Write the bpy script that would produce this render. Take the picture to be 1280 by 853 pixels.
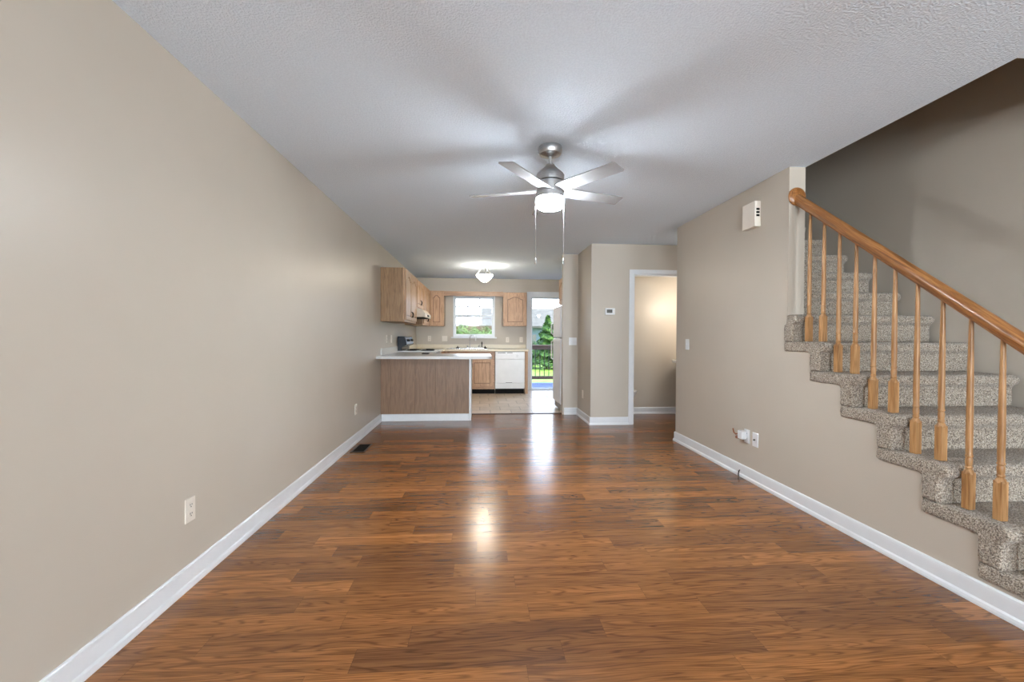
import bpy, bmesh, math, random
from mathutils import Vector, Matrix
from mathutils.geometry import tessellate_polygon
random.seed(7)
SC = bpy.context.scene
for o in list(bpy.data.objects):
    bpy.data.objects.remove(o)
COL = SC.collection

# ------------------------------------------------------------------ camera, sky, light, exposure
XL, XR, WT, HC = -1.373, 2.244, 0.124, 2.439          # left wall, right wall, wall thickness, ceiling
YB = 9.45                                              # kitchen back wall
YF = -4.6                                              # front wall (behind the camera)
yaw, pitch, roll, camh, Fpx = 0.0738, -0.0119, 0.0050, 1.1952, 540.0

def make_camera():
    cy, sy, cp, sp = math.cos(yaw), math.sin(yaw), math.cos(pitch), math.sin(pitch)
    f = Vector((sy * cp, cy * cp, sp)); r = Vector((cy, -sy, 0)); u = r.cross(f)
    c, s = math.cos(roll), math.sin(roll)
    R, U = c * r + s * u, -s * r + c * u
    cd = bpy.data.cameras.new('camera'); cd.sensor_width = 36.0; cd.lens = 36.0 * Fpx / 1280.0
    cd.clip_start = 0.05; cd.clip_end = 500
    co = bpy.data.objects.new('camera', cd); COL.objects.link(co)
    m = Matrix.Identity(4)
    for i in range(3):
        m[i][0], m[i][1], m[i][2] = R[i], U[i], -f[i]
    m.translation = (0, 0, camh)
    co.matrix_world = m
    SC.camera = co
make_camera()

SC.view_settings.view_transform = 'Standard'
SC.view_settings.look = 'None'
SC.view_settings.gamma = 1.0
SC.view_settings.use_curve_mapping = False
SC.view_settings.exposure = 0.11
SC.cycles.use_denoising = True
SC.cycles.max_bounces = 10
SC.cycles.diffuse_bounces = 6
SC.cycles.caustics_reflective = False
SC.cycles.caustics_refractive = False
SC.cycles.sample_clamp_indirect = 6.0

SKY_STRENGTH = 8.0
SUN_ENERGY = 12.0
FRONT_WINDOW_W, FRONT_DOOR_W = 250.0, 220.0
FAN_EMIT, KITCHEN_EMIT, BATH_W = 172.0, 85.0, 18.0

def lin(c):
    return tuple(((x / 255.0) / 12.92 if x <= 10.3 else (((x / 255.0) + 0.055) / 1.055) ** 2.4) for x in c)
def rgba(c):
    return (*lin(c), 1.0)

w = bpy.data.worlds.new('sky'); SC.world = w; w.use_nodes = True
nt = w.node_tree; nt.nodes.clear()
out = nt.nodes.new('ShaderNodeOutputWorld'); bg = nt.nodes.new('ShaderNodeBackground')
tc = nt.nodes.new('ShaderNodeTexCoord'); sx = nt.nodes.new('ShaderNodeSeparateXYZ'); cr = nt.nodes.new('ShaderNodeValToRGB')
cr.color_ramp.elements[0].position = 0.0; cr.color_ramp.elements[0].color = rgba((232, 238, 246))
cr.color_ramp.elements[1].position = 0.6; cr.color_ramp.elements[1].color = rgba((168, 194, 230))
nt.links.new(tc.outputs['Generated'], sx.inputs[0]); nt.links.new(sx.outputs['Z'], cr.inputs[0])
nt.links.new(cr.outputs[0], bg.inputs[0]); bg.inputs[1].default_value = SKY_STRENGTH
nt.links.new(bg.outputs[0], out.inputs[0])

def light(name, kind, loc, energy, color=(1, 1, 1), rot=(0, 0, 0), **kw):
    l = bpy.data.lights.new(name, kind); l.energy = energy; l.color = color
    for k, v in kw.items(): setattr(l, k, v)
    o = bpy.data.objects.new(name, l); COL.objects.link(o); o.location = loc; o.rotation_euler = rot
    return o
sd = Vector((-0.55, 0.12, -0.82)).normalized()
sun = light('sun', 'SUN', (0, 0, 20), SUN_ENERGY, (1.0, 0.96, 0.9), angle=0.01)
sun.rotation_euler = sd.to_track_quat('-Z', 'Y').to_euler()
# daylight through the front window behind the camera
light('front_window_daylight', 'AREA', (-0.1, YF - 0.02, 1.35), FRONT_WINDOW_W, (0.81, 0.92, 1.0),
      (math.radians(112), 0, 0), shape='RECTANGLE', size=2.2, size_y=1.45)

# daylight through the glazed front door at the foot of the stairs
light('front_door_daylight', 'AREA', (2.7, YF - 0.02, 1.15), FRONT_DOOR_W, (0.81, 0.92, 1.0), (math.radians(108), 0, 0), shape='RECTANGLE', size=0.8, size_y=1.8)

# ------------------------------------------------------------------ materials
class N:
    """small node-graph helper"""
    def __init__(s, name):
        s.m = bpy.data.materials.new(name); s.m.use_nodes = True
        s.t = s.m.node_tree; s.p = s.t.nodes['Principled BSDF']
        s.geo = None
    def new(s, k, **kw):
        n = s.t.nodes.new(k)
        for a, v in kw.items(): setattr(n, a, v)
        return n
    def link(s, a, b): s.t.links.new(a, b)
    def val(s, sock, v):
        if isinstance(v, (int, float, tuple)): sock.default_value = v
        else: s.link(v, sock)
    def math(s, op, a, b=0.0, c=0.0):
        n = s.new('ShaderNodeMath', operation=op)
        s.val(n.inputs[0], a); s.val(n.inputs[1], b)
        if op in ('MULTIPLY_ADD', 'SMOOTH_MIN'): s.val(n.inputs[2], c)
        return n.outputs[0]
    def pos(s):
        if not s.geo: s.geo = s.new('ShaderNodeNewGeometry')
        return s.geo.outputs['Position']
    def scaled(s, v, sc):
        n = s.new('ShaderNodeVectorMath', operation='MULTIPLY'); s.link(v, n.inputs[0]); n.inputs[1].default_value = sc
        return n.outputs[0]
    def noise(s, v, scale, detail=3.0, rough=0.55, dist=0.0):
        n = s.new('ShaderNodeTexNoise'); s.link(v, n.inputs['Vector']); n.inputs['Scale'].default_value = scale
        n.inputs['Detail'].default_value = detail; n.inputs['Roughness'].default_value = rough; n.inputs['Distortion'].default_value = dist
        return n.outputs[0]
    def ramp(s, fac, stops):
        n = s.new('ShaderNodeValToRGB'); s.link(fac, n.inputs[0]); e = n.color_ramp.elements
        while len(e) < len(stops): e.new(0.5)
        for i, (p, c) in enumerate(stops):
            e[i].position = p; e[i].color = c if len(c) == 4 else rgba(c)
        return n.outputs[0]
    def mix(s, fac, a, b, mode='MIX'):
        n = s.new('ShaderNodeMix', data_type='RGBA', blend_type=mode)
        s.val(n.inputs[0], fac)
        for k, v in ((6, a), (7, b)):
            if isinstance(v, tuple): n.inputs[k].default_value = v if len(v) == 4 else rgba(v)
            else: s.link(v, n.inputs[k])
        return n.outputs[2]
    def bump(s, h, strength, dist):
        n = s.new('ShaderNodeBump'); s.link(h, n.inputs['Height']); n.inputs['Strength'].default_value = strength
        n.inputs['Distance'].default_value = dist; s.link(n.outputs[0], s.p.inputs['Normal'])
    def base(s, c):
        if isinstance(c, tuple): s.p.inputs['Base Color'].default_value = rgba(c)
        else: s.link(c, s.p.inputs['Base Color'])
    def set(s, rough=0.5, metal=0.0, spec=0.5):
        s.p.inputs['Roughness'].default_value = rough; s.p.inputs['Metallic'].default_value = metal
        s.p.inputs['Specular IOR Level'].default_value = spec

def plain(name, c, rough=0.5, metal=0.0, spec=0.5, var=0.06, vs=8.0):
    n = N(name); n.set(rough, metal, spec)
    f = n.noise(n.pos(), vs, 3)
    d = tuple(max(0, int(x * (1 - var))) for x in c); l = tuple(min(255, int(x * (1 + var))) for x in c)
    n.base(n.ramp(f, [(0.3, d), (0.7, l)]))
    return n.m

def mat_wall():
    n = N('greige_wall_paint'); n.set(0.38, 0, 0.36)
    f = n.noise(n.pos(), 1.3, 3)
    n.base(n.ramp(f, [(0.3, (188, 179, 166)), (0.7, (193, 184, 171))]))
    n.bump(n.noise(n.pos(), 90, 2), 0.06, 0.004)
    return n.m
def mat_ceiling():
    n = N('stippled_white_ceiling'); n.set(0.95, 0, 0.1)
    h = n.noise(n.pos(), 105, 2.5, 0.55)
    hr = n.ramp(h, [(0.38, (0, 0, 0)), (0.62, (255, 255, 255))])
    n.base(n.ramp(h, [(0.35, (222, 234, 247)), (0.65, (230, 242, 254))]))
    n.bump(hr, 0.42, 0.005)
    return n.m
def mat_floor():
    n = N('oak_strip_laminate'); n.p.inputs['Specular IOR Level'].default_value = 0.5
    s = n.new('ShaderNodeSeparateXYZ'); n.link(n.pos(), s.inputs[0]); x, y = s.outputs[0], s.outputs[1]
    rowh, L = 0.119, 0.78
    ry = n.math('DIVIDE', y, rowh); row = n.math('FLOOR', ry)
    wn = n.new('ShaderNodeTexWhiteNoise', noise_dimensions='1D'); n.link(row, wn.inputs['W'])
    bx_ = n.math('ADD', n.math('DIVIDE', x, L), n.math('MULTIPLY', wn.outputs['Value'], 7.0)); bi = n.math('FLOOR', bx_)
    wc = n.new('ShaderNodeCombineXYZ'); n.link(bi, wc.inputs[0]); n.link(row, wc.inputs[1])
    w2 = n.new('ShaderNodeTexWhiteNoise', noise_dimensions='3D'); n.link(wc.outputs[0], w2.inputs['Vector'])
    rnd = w2.outputs['Value']
    off = n.scaled(w2.outputs['Color'], (37.0, 53.0, 29.0))
    add = n.new('ShaderNodeVectorMath', operation='ADD'); n.link(n.scaled(n.pos(), (1.0, 1.0, 1.0)), add.inputs[0]); n.link(off, add.inputs[1])
    v = add.outputs[0]
    cath = n.noise(n.scaled(v, (1.4, 19.0, 1.0)), 1.0, 1.0, 0.4, 0.15)
    rings = n.math('SINE', n.math('MULTIPLY', cath, 85.0))
    rings = n.math('MULTIPLY_ADD', rings, 0.5, 0.5)
    fine = n.noise(n.scaled(v, (7.0, 260.0, 1.0)), 1.0, 3, 0.6)
    bold = n.noise(n.scaled(v, (1.8, 34.0, 1.0)), 1.0, 3, 0.6)
    base = n.ramp(rnd, [(0.0, (124, 80, 45)), (0.35, (142, 92, 50)), (0.7, (158, 103, 55)), (1.0, (171, 112, 60))])
    g1 = n.ramp(rings, [(0.0, (178, 170, 164)), (0.22, (235, 232, 229)), (0.5, (255, 255, 255))])
    c = n.mix(0.7, base, g1, 'MULTIPLY')
    g2 = n.ramp(fine, [(0.32, (160, 150, 142)), (0.55, (255, 255, 255))])
    c = n.mix(0.55, c, g2, 'MULTIPLY')
    g3 = n.ramp(bold, [(0.32, (185, 176, 172)), (0.6, (255, 255, 255))])
    c = n.mix(0.7, c, g3, 'MULTIPLY')
    fy = n.math('FRACT', ry); fx = n.math('FRACT', bx_)
    e1 = n.math('LESS_THAN', fy, 0.012); e2 = n.math('LESS_THAN', fx, 0.0022)
    seam = n.math('MAXIMUM', e1, e2)
    c = n.mix(n.math('MULTIPLY', seam, 0.45), c, (50, 32, 20))
    n.base(c)
    rg = n.ramp(bold, [(0.3, (0.24, 0.24, 0.24, 1)), (0.7, (0.17, 0.17, 0.17, 1))])
    n.link(rg, n.p.inputs['Roughness'])
    wav = n.noise(n.scaled(n.pos(), (2.0, 14.0, 1.0)), 1.0, 2)
    hh = n.math('ADD', n.math('MULTIPLY', wav, 0.9), n.math('MULTIPLY', fine, 0.25))
    n.bump(hh, 0.10, 0.006)
    return n.m
def mat_tile():
    n = N('beige_floor_tile'); n.set(0.3, 0, 0.5)
    b = n.new('ShaderNodeTexBrick'); n.link(n.pos(), b.inputs['Vector'])
    b.offset = 0.5
    b.inputs['Color1'].default_value = rgba((216, 200, 182)); b.inputs['Color2'].default_value = rgba((200, 184, 166))
    b.inputs['Mortar'].default_value = rgba((150, 134, 118)); b.inputs['Scale'].default_value = 1.0
    b.inputs['Mortar Size'].default_value = 0.006; b.inputs['Brick Width'].default_value = 0.33; b.inputs['Row Height'].default_value = 0.33
    f = n.noise(n.pos(), 9, 4)
    n.base(n.mix(0.5, b.outputs[0], n.ramp(f, [(0.3, (205, 200, 195)), (0.7, (255, 255, 255))]), 'MULTIPLY'))
    return n.m
def mat_oak(name, c1, c2, c3, axis='z', rough=0.4, spec=0.5, slope=0.0, contrast=1.0):
    n = N(name); n.set(rough, 0, spec)
    P = n.pos()
    if slope:
        q = n.new('ShaderNodeSeparateXYZ'); n.link(P, q.inputs[0]); k = n.new('ShaderNodeCombineXYZ')
        n.link(q.outputs[0], k.inputs[0]); n.link(q.outputs[1], k.inputs[1]); n.link(n.math('SUBTRACT', q.outputs[2], n.math('MULTIPLY', q.outputs[1], slope)), k.inputs[2])
        P = k.outputs[0]
    a = {'z': (26.0, 26.0, 2.2), 'y': (30.0, 2.5, 30.0), 'x': (2.2, 26.0, 26.0)}[axis]
    b = {'z': (170.0, 170.0, 6.0), 'y': (200.0, 8.0, 200.0), 'x': (6.0, 170.0, 170.0)}[axis]
    g = n.noise(n.scaled(P, a), 1.0, 3, 0.55, 0.4)
    rings = n.math('MULTIPLY_ADD', n.math('SINE', n.math('MULTIPLY', g, 30.0)), 0.5, 0.5)
    f = n.noise(n.scaled(P, b), 1.0, 2)
    c = n.ramp(n.math('MULTIPLY_ADD', rings, 0.35, n.math('MULTIPLY', g, 0.65)), [(0.2, c1), (0.5, c2), (0.85, c3)])
    n.base(n.mix(0.4 * contrast, c, n.ramp(f, [(0.35, (190, 180, 170)), (0.6, (255, 255, 255))]), 'MULTIPLY'))
    return n.m
def mat_carpet():
    n = N('speckled_taupe_carpet'); n.set(0.95, 0, 0.1)
    n.p.inputs['Sheen Weight'].default_value = 0.25
    f = n.noise(n.pos(), 160, 2.0, 0.6)
    g = n.noise(n.pos(), 420, 1.0)
    c = n.ramp(f, [(0.30, (88, 76, 68)), (0.42, (142, 128, 114)), (0.53, (190, 176, 159)), (0.66, (224, 214, 198))])
    n.base(n.mix(0.6, c, n.ramp(g, [(0.3, (150, 145, 140)), (0.7, (255, 255, 255))]), 'MULTIPLY'))
    n.bump(f, 0.8, 0.012)
    return n.m
def mat_brushed(name, c, rough=0.32):
    n = N(name); n.set(rough, 1.0)
    f = n.noise(n.scaled(n.pos(), (40, 40, 300)), 1.0, 2)
    n.base(n.ramp(f, [(0.3, tuple(int(x * .9) for x in c)), (0.7, c)]))
    return n.m
def mat_glass():
    n = N('window_glass'); t = n.t
    tr = n.new('ShaderNodeBsdfTransparent'); gl = n.new('ShaderNodeBsdfGlossy'); gl.inputs['Roughness'].default_value = 0.02
    mx = n.new('ShaderNodeMixShader'); mx.inputs[0].default_value = 0.003; n.link(tr.outputs[0], mx.inputs[1]); n.link(gl.outputs[0], mx.inputs[2])
    n.link(mx.outputs[0], t.nodes['Material Output'].inputs[0])
    return n.m
def mat_emit(name, c, strength):
    n = N(name); n.base((245, 245, 245)); n.p.inputs['Emission Color'].default_value = rgba(c)
    f = n.noise(n.pos(), 5, 1)
    n.link(n.math('MULTIPLY_ADD', f, 0.1 * strength, 0.95 * strength), n.p.inputs['Emission Strength'])
    return n.m
def mat_leaf(name, a, b, c):
    n = N(name); n.set(0.6, 0, 0.2)
    f = n.noise(n.pos(), 6.0, 4, 0.7)
    n.base(n.ramp(f, [(0.3, a), (0.5, b), (0.7, c)]))
    return n.m
def mat_counter(name, c):
    n = N(name); n.set(0.28, 0, 0.5)
    f = n.noise(n.pos(), 160, 2); g = n.noise(n.pos(), 5, 2)
    n.base(n.mix(0.5, n.ramp(f, [(0.35, tuple(int(x * .93) for x in c)), (0.6, c)]), n.ramp(g, [(0.3, tuple(int(x * .97) for x in c)), (0.7, c)])))
    return n.m

M = {}
RISE_RUN = 0.194 / 0.2511
M['wall'] = mat_wall(); M['ceil'] = mat_ceiling(); M['floor'] = mat_floor(); M['tile'] = mat_tile()
M['oak'] = mat_oak('cabinet_oak', (158, 122, 91), (188, 150, 115), (204, 166, 131), 'z', 0.4, 0.5, 0.0, 0.8)
M['groove'] = mat_oak('oak_dark_stained_groove', (108, 78, 54), (128, 94, 67), (144, 108, 80))  # darker oak paints the shade into the door recesses
M['oakx'] = mat_oak('cabinet_oak_level_grain', (150, 114, 86), (178, 140, 108), (194, 156, 123), 'x', 0.4, 0.5, 0.0, 0.8)
M['panel'] = mat_oak('grey_brown_wood_panelling', (120, 92, 70), (134, 104, 80), (143, 113, 88), 'z', 0.45, 0.5, 0.0, 0.7)
M['endpanel'] = mat_oak('cabinet_side_veneer', (122, 92, 60), (146, 112, 76), (160, 126, 88), 'z', 0.45)
M['rail'] = mat_oak('golden_oak_rail', (116, 74, 38), (154, 102, 56), (184, 130, 78), 'y', 0.28, 0.5, RISE_RUN)
M['bal'] = mat_oak('golden_oak_turned', (148, 106, 64), (178, 132, 85), (198, 156, 108), 'z', 0.35)
M['carpet'] = mat_carpet()
M['trim'] = plain('white_gloss_trim', (226, 229, 232), 0.3, 0, 0.5, 0.012)
M['plate'] = plain('ivory_white_plastic', (228, 220, 208), 0.35, 0, 0.5, 0.02)
M['platew'] = plain('white_plastic', (228, 230, 232), 0.35, 0, 0.5, 0.02)
M['dark'] = plain('dark_plastic', (22, 21, 20), 0.7, 0, 0.15)
M['bronze'] = plain('dark_bronze', (52, 38, 26), 0.4, 0.6)
M['black'] = plain('black_enamel', (20, 25, 34), 0.25, 0, 0.25)
M['enamel'] = plain('white_enamel', (232, 234, 236), 0.2, 0, 0.5, 0.012)
M['fridge'] = plain('white_fridge_enamel', (222, 224, 228), 0.3, 0, 0.5, 0.015)
M['counter'] = mat_counter('cream_laminate', (226, 216, 192))
M['counterw'] = mat_counter('grey_white_laminate', (205, 205, 202))  # cream laminate turned grey-white, the peninsula's glare put into its colour
M['nickel'] = mat_brushed('brushed_nickel', (208, 208, 208), 0.33)
M['blade'] = plain('silver_blade', (156, 156, 158), 0.55, 0.3, 0.3, 0.04)
M['chrome'] = plain('chrome', (205, 206, 208), 0.12, 1.0, 0.5, 0.02)
M['glass'] = mat_glass()
M['fanlamp'] = mat_emit('lit_fan_globe', (240, 248, 255), FAN_EMIT)
M['fanlamp_b'] = mat_emit('lit_fan_globe_underside', (240, 248, 255), FAN_EMIT * 2.9)
M['klamp'] = mat_emit('lit_frosted_bowl', (255, 244, 224), KITCHEN_EMIT)
M['porcelain'] = plain('porcelain', (240, 239, 236), 0.12, 0, 0.5, 0.01)
M['lcd'] = plain('grey_display', (88, 86, 80), 0.25)
M['hood'] = plain('almond_enamel', (205, 192, 172), 0.3)
M['deck'] = plain('blue_deck_paint', (34, 50, 84), 0.6, 0, 0.3, 0.12, 5)
M['deckrail'] = mat_oak('weathered_brown_timber', (38, 26, 20), (56, 38, 28), (70, 50, 38), 'x', 0.7)
M['iron'] = plain('black_iron', (32, 30, 30), 0.5, 0.4)
M['grass'] = mat_leaf('lawn_grass', (66, 92, 26), (96, 124, 40), (120, 144, 56))
M['leaf'] = mat_leaf('bright_shrub_leaf', (34, 62, 10), (66, 102, 18), (102, 134, 32))
M['conifer'] = mat_leaf('conifer_needles', (24, 46, 20), (48, 78, 28), (84, 112, 40))
M['darkleaf'] = mat_leaf('shaded_hedge_leaf', (18, 36, 16), (34, 56, 24), (56, 82, 34))  # dark green is the bushes' own leaf colour
M['treeleaf'] = mat_leaf('far_tree_leaf', (43, 64, 30), (66, 86, 43), (90, 108, 59))
M['bark'] = plain('bark', (84, 66, 52), 0.9)
M['roof'] = plain('grey_shingles', (82, 80, 74), 0.9, 0, 0.2, 0.12, 3)
M['siding'] = plain('pale_blue_siding', (88, 105, 113), 0.7, 0, 0.3, 0.04)
M['whitehouse'] = plain('white_siding', (119, 117, 114), 0.7, 0, 0.3, 0.04)
M['fence'] = plain('tan_timber_fence', (85, 61, 45), 0.8, 0, 0.2, 0.12)
M['copper'] = plain('tarnished_copper', (150, 100, 72), 0.35, 0.7)
M['soil'] = plain('ground_earth', (120, 110, 92), 0.9)

# ------------------------------------------------------------------ mesh helpers
def wpos(p):
    v = Vector((0, 0, 0))
    while p is not None:
        v = v + p.location; p = p.parent
    return v
class MB:
    def __init__(s, T=None):
        s.bm = bmesh.new(); s.T = T
    def v(s, co, T=None):
        co = Vector(co); T = T or s.T
        return s.bm.verts.new(T @ co if T else co)
    def f(s, vs):
        try: return s.bm.faces.new(vs)
        except ValueError: return None
    def box(s, x0, x1, y0, y1, z0, z1, T=None):
        p = [s.v((x, y, z), T) for z in (z0, z1) for y in (y0, y1) for x in (x0, x1)]
        for q in ((0, 2, 3, 1), (4, 5, 7, 6), (0, 1, 5, 4), (2, 6, 7, 3), (0, 4, 6, 2), (1, 3, 7, 5)): s.f([p[i] for i in q])
        return s
    def prism(s, loops, fn, a, b):
        """loops: [outer, hole, ...] of 2-D points; fn(u, v, w) -> world; extruded from w=a to w=b"""
        flat = [p for l in loops for p in l]
        tris = tessellate_polygon([[Vector((p[0], p[1], 0)) for p in l] for l in loops])
        A = [s.v(fn(p[0], p[1], a)) for p in flat]; B = [s.v(fn(p[0], p[1], b)) for p in flat]
        for t in tris:
            s.f([A[i] for i in t]); s.f([B[i] for i in reversed(t)])
        k = 0
        for l in loops:
            n = len(l)
            for i in range(n):
                j = (i + 1) % n
                s.f([A[k + i], A[k + j], B[k + j], B[k + i]])
            k += n
        return s
    def lathe(s, prof, c, segs=32, axis='z', cap=True):
        rings = []
        for r, h in prof:
            ring = []
            for i in range(segs):
                t = 2 * math.pi * i / segs; a, b = r * math.cos(t), r * math.sin(t)
                d = {'z': (a, b, h), 'x': (h, a, b), 'y': (a, h, b)}[axis]
                ring.append(s.v((c[0] + d[0], c[1] + d[1], c[2] + d[2])))
            rings.append(ring)
        for k in range(len(rings) - 1):
            for i in range(segs):
                j = (i + 1) % segs
                s.f([rings[k][i], rings[k][j], rings[k + 1][j], rings[k + 1][i]])
        if cap:
            s.f(rings[0][::-1]); s.f(rings[-1])
        return s
    def tube(s, pts, r, segs=10, closed=False):
        pts = [Vector(p) for p in pts]; rings = []
        rr = r if isinstance(r, (list, tuple)) else [r] * len(pts)
        up = Vector((0, 0, 1))
        prev = None
        for i, p in enumerate(pts):
            d = (pts[min(i + 1, len(pts) - 1)] - pts[max(i - 1, 0)]).normalized()
            if prev is None:
                a = d.cross(up)
                if a.length < 1e-3: a = d.cross(Vector((1, 0, 0)))
            else:
                a = prev - d * prev.dot(d)
            a.normalize(); b = d.cross(a); prev = a
            rings.append([s.v(p + rr[i] * (math.cos(2 * math.pi * k / segs) * a + math.sin(2 * math.pi * k / segs) * b)) for k in range(segs)])
        for k in range(len(rings) - 1):
            for i in range(segs):
                j = (i + 1) % segs
                s.f([rings[k][i], rings[k][j], rings[k + 1][j], rings[k + 1][i]])
        s.f(rings[0][::-1]); s.f(rings[-1])
        return s
    def build(s, name, mat, parent=None, bevel=0.0, smooth=False, segs=2):
        off = wpos(parent)
        if off.length: bmesh.ops.translate(s.bm, verts=s.bm.verts, vec=-off)
        bmesh.ops.recalc_face_normals(s.bm, faces=s.bm.faces)
        me = bpy.data.meshes.new(name); s.bm.to_mesh(me); s.bm.free()
        if smooth:
            for p in me.polygons: p.use_smooth = True
            me.set_sharp_from_angle(angle=math.radians(38))
        me.materials.append(mat)
        o = bpy.data.objects.new(name, me); COL.objects.link(o); o.parent = parent
        if bevel:
            m = o.modifiers.new('bevel', 'BEVEL'); m.width = bevel; m.segments = segs; m.limit_method = 'ANGLE'; m.angle_limit = math.radians(40)
            m.harden_normals = False
        return o
def tag(o, label, cat, group=None):
    o['label'] = label; o['category'] = cat
    if group: o['group'] = group
    return o
def thing(name, label, cat, loc=(0, 0, 0), group=None):
    o = bpy.data.objects.new(name, None); COL.objects.link(o); o.location = loc; o.empty_display_size = 0.05
    return tag(o, label, cat, group)
def struct(o, label=None):
    o['kind'] = 'structure'
    if label: o['label'] = label
    return o
def copy_tree(root, loc, label=None, rotz=None):
    r = root.copy(); COL.objects.link(r); r.location = loc
    if rotz is not None: r.rotation_euler = (0, 0, rotz)
    if label: r['label'] = label
    for ch in [c for c in bpy.data.objects if c.parent == root]:
        c = ch.copy(); COL.objects.link(c); c.parent = r
        for g in [q for q in bpy.data.objects if q.parent == ch]:
            d = g.copy(); COL.objects.link(d); d.parent = c
    return r
def bx(x0, x1, y0, y1, z0, z1): return MB().box(x0, x1, y0, y1, z0, z1)
XY = lambda u, v, w: (u, v, w)
XZ = lambda u, v, w: (u, w, v)
YZ = lambda u, v, w: (w, u, v)
rect = lambda a, b, c, d: [(a, c), (b, c), (b, d), (a, d)]

# ------------------------------------------------------------------ stairs geometry numbers
RISE, RUN, Y0S = 0.194, 0.2511, 2.7745
STRIP, LIP = 0.088, 0.071
XS0, XS1 = XR - 0.018, 3.295                              # carpeted steps from / to
XW = 3.312                                                # stair wall
riser_y = lambda k: Y0S - STRIP + (k - 6) * RUN           # front plane of riser k (tread k is at RISE*k)
DS, DE, D1 = 3.006, 4.80, 5.709

# ------------------------------------------------------------------ the setting
struct(MB().prism([[(XL, YF), (XW, YF), (XW, 6.495), (1.257, 6.495), (1.257, 6.59), (XL, 6.59)]], XY, -0.12, 0).build('floor', M['floor']), 'brown oak strip laminate floor')
struct(bx(XL, 2.1, 6.59, 9.56, -0.12, 0.0).build('floor_kitchen', M['tile']), 'beige ceramic tile floor of the kitchen')
struct(bx(-0.14, 1.257, 6.565, 6.61, 0.0, 0.008).build('trim_1', M['bronze'], bevel=0.003), 'dark threshold strip where laminate meets tile')
# ceiling with the stairwell opening
cx1 = XR + WT
struct(MB().prism([[(XL, YF), (XW, YF), (XW, 1.76), (cx1, 1.76), (cx1, DE), (XW, DE), (XW, 9.56), (XL, 9.56)]], XY, HC, HC + 0.26).build('ceiling', M['ceil']), 'white stippled ceiling')
struct(bx(XL - 0.12, XL, YF - 0.12, YB + 0.12, -0.12, HC).build('wall_left', M['wall']), 'long greige wall on the left')
# right wall: full height behind the stair, stepped under it
poly = [(DE, 0.0), (DE, HC), (DS, HC), (DS, 1.0933)]
for i in range(0, 6):
    Yc, Zc = Y0S - i * RUN, 1.0933 - i * RISE
    poly.append((Yc, Zc))
    if i < 5: poly.append((Yc, max(Zc - RISE, 0.0)))
    else: poly.append((Yc, 0.0))
struct(MB().prism([poly], YZ, XR, XR + WT).build('wall_right', M['wall']), 'greige wall under and behind the staircase')
struct(bx(XW, XW + 0.1, YF - 0.12, 6.6, -0.12, 5.0).build('wall_stair', M['wall']), 'greige far wall of the stairwell')
struct(MB().prism([[(cx1 - 0.12, 1.64), (XW, 1.64), (XW, 1.76), (cx1, 1.76), (cx1, DE), (XW, DE), (XW, DE + 0.12), (cx1 - 0.12, DE + 0.12)]], XY, HC + 0.26, 5.0).build('wall_upper', M['wall']), 'upstairs walls around the stairwell')
struct(bx(cx1 - 0.12, XW + 0.1, 1.64, DE + 0.12, 5.0, 5.1).build('ceiling_upper', M['ceil']), 'upstairs ceiling over the stairwell')
struct(bx(XR + WT, XW, DE, DE + 0.1, 0, HC).build('wall_understair', M['wall']), 'wall closing the space under the stairs towards the hall')
# hall wall with the bathroom doorway
DX0, DX1, DH = 2.062, 2.79, 2.04
struct(MB().prism([[(1.4856, 0), (DX0, 0), (DX0, DH), (DX1, DH), (DX1, 0), (XW, 0), (XW, HC), (1.4856, HC)]], XZ, D1, D1 + 0.115).build('wall_hall', M['wall']), 'greige wall with thermostat and powder room doorway')
struct(bx(1.4856, 1.60, D1 + 0.115, 6.495, 0, HC).build('wall_closet', M['wall']), 'short side wall between hall wall and kitchen stub')
struct(bx(1.257, XW, 6.495, 6.605, 0, HC).build('wall_stub', M['wall']), 'wall stub beside the refrigerator')
struct(bx(2.06, 2.16, 6.605, YB, 0, HC).build('wall_kitchen', M['wall']), 'kitchen side wall behind the refrigerator')
# kitchen back wall with window and patio door openings
WX0, WX1, WZ0, WZ1 = -0.585, 0.322, 1.165, 2.06
PX0, PX1, PH = 1.115, 1.98, 2.06
struct(MB().prism([[(XL, 0), (PX0, 0), (PX0, PH), (PX1, PH), (PX1, 0), (2.16, 0), (2.16, HC), (XL, HC)], rect(WX0, WX1, WZ0, WZ1)], XZ, YB, YB + 0.13).build('wall_back', M['wall']), 'kitchen back wall with window and patio door')
# front wall behind the camera
struct(MB().prism([rect(XL, XW, 0, HC), rect(-1.2, 1.0, 0.6, 2.1), rect(2.3, 3.1, 0.2, 2.08)], XZ, YF - 0.12, YF).build('wall_front', M['wall']), 'front wall behind the viewpoint')

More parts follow.
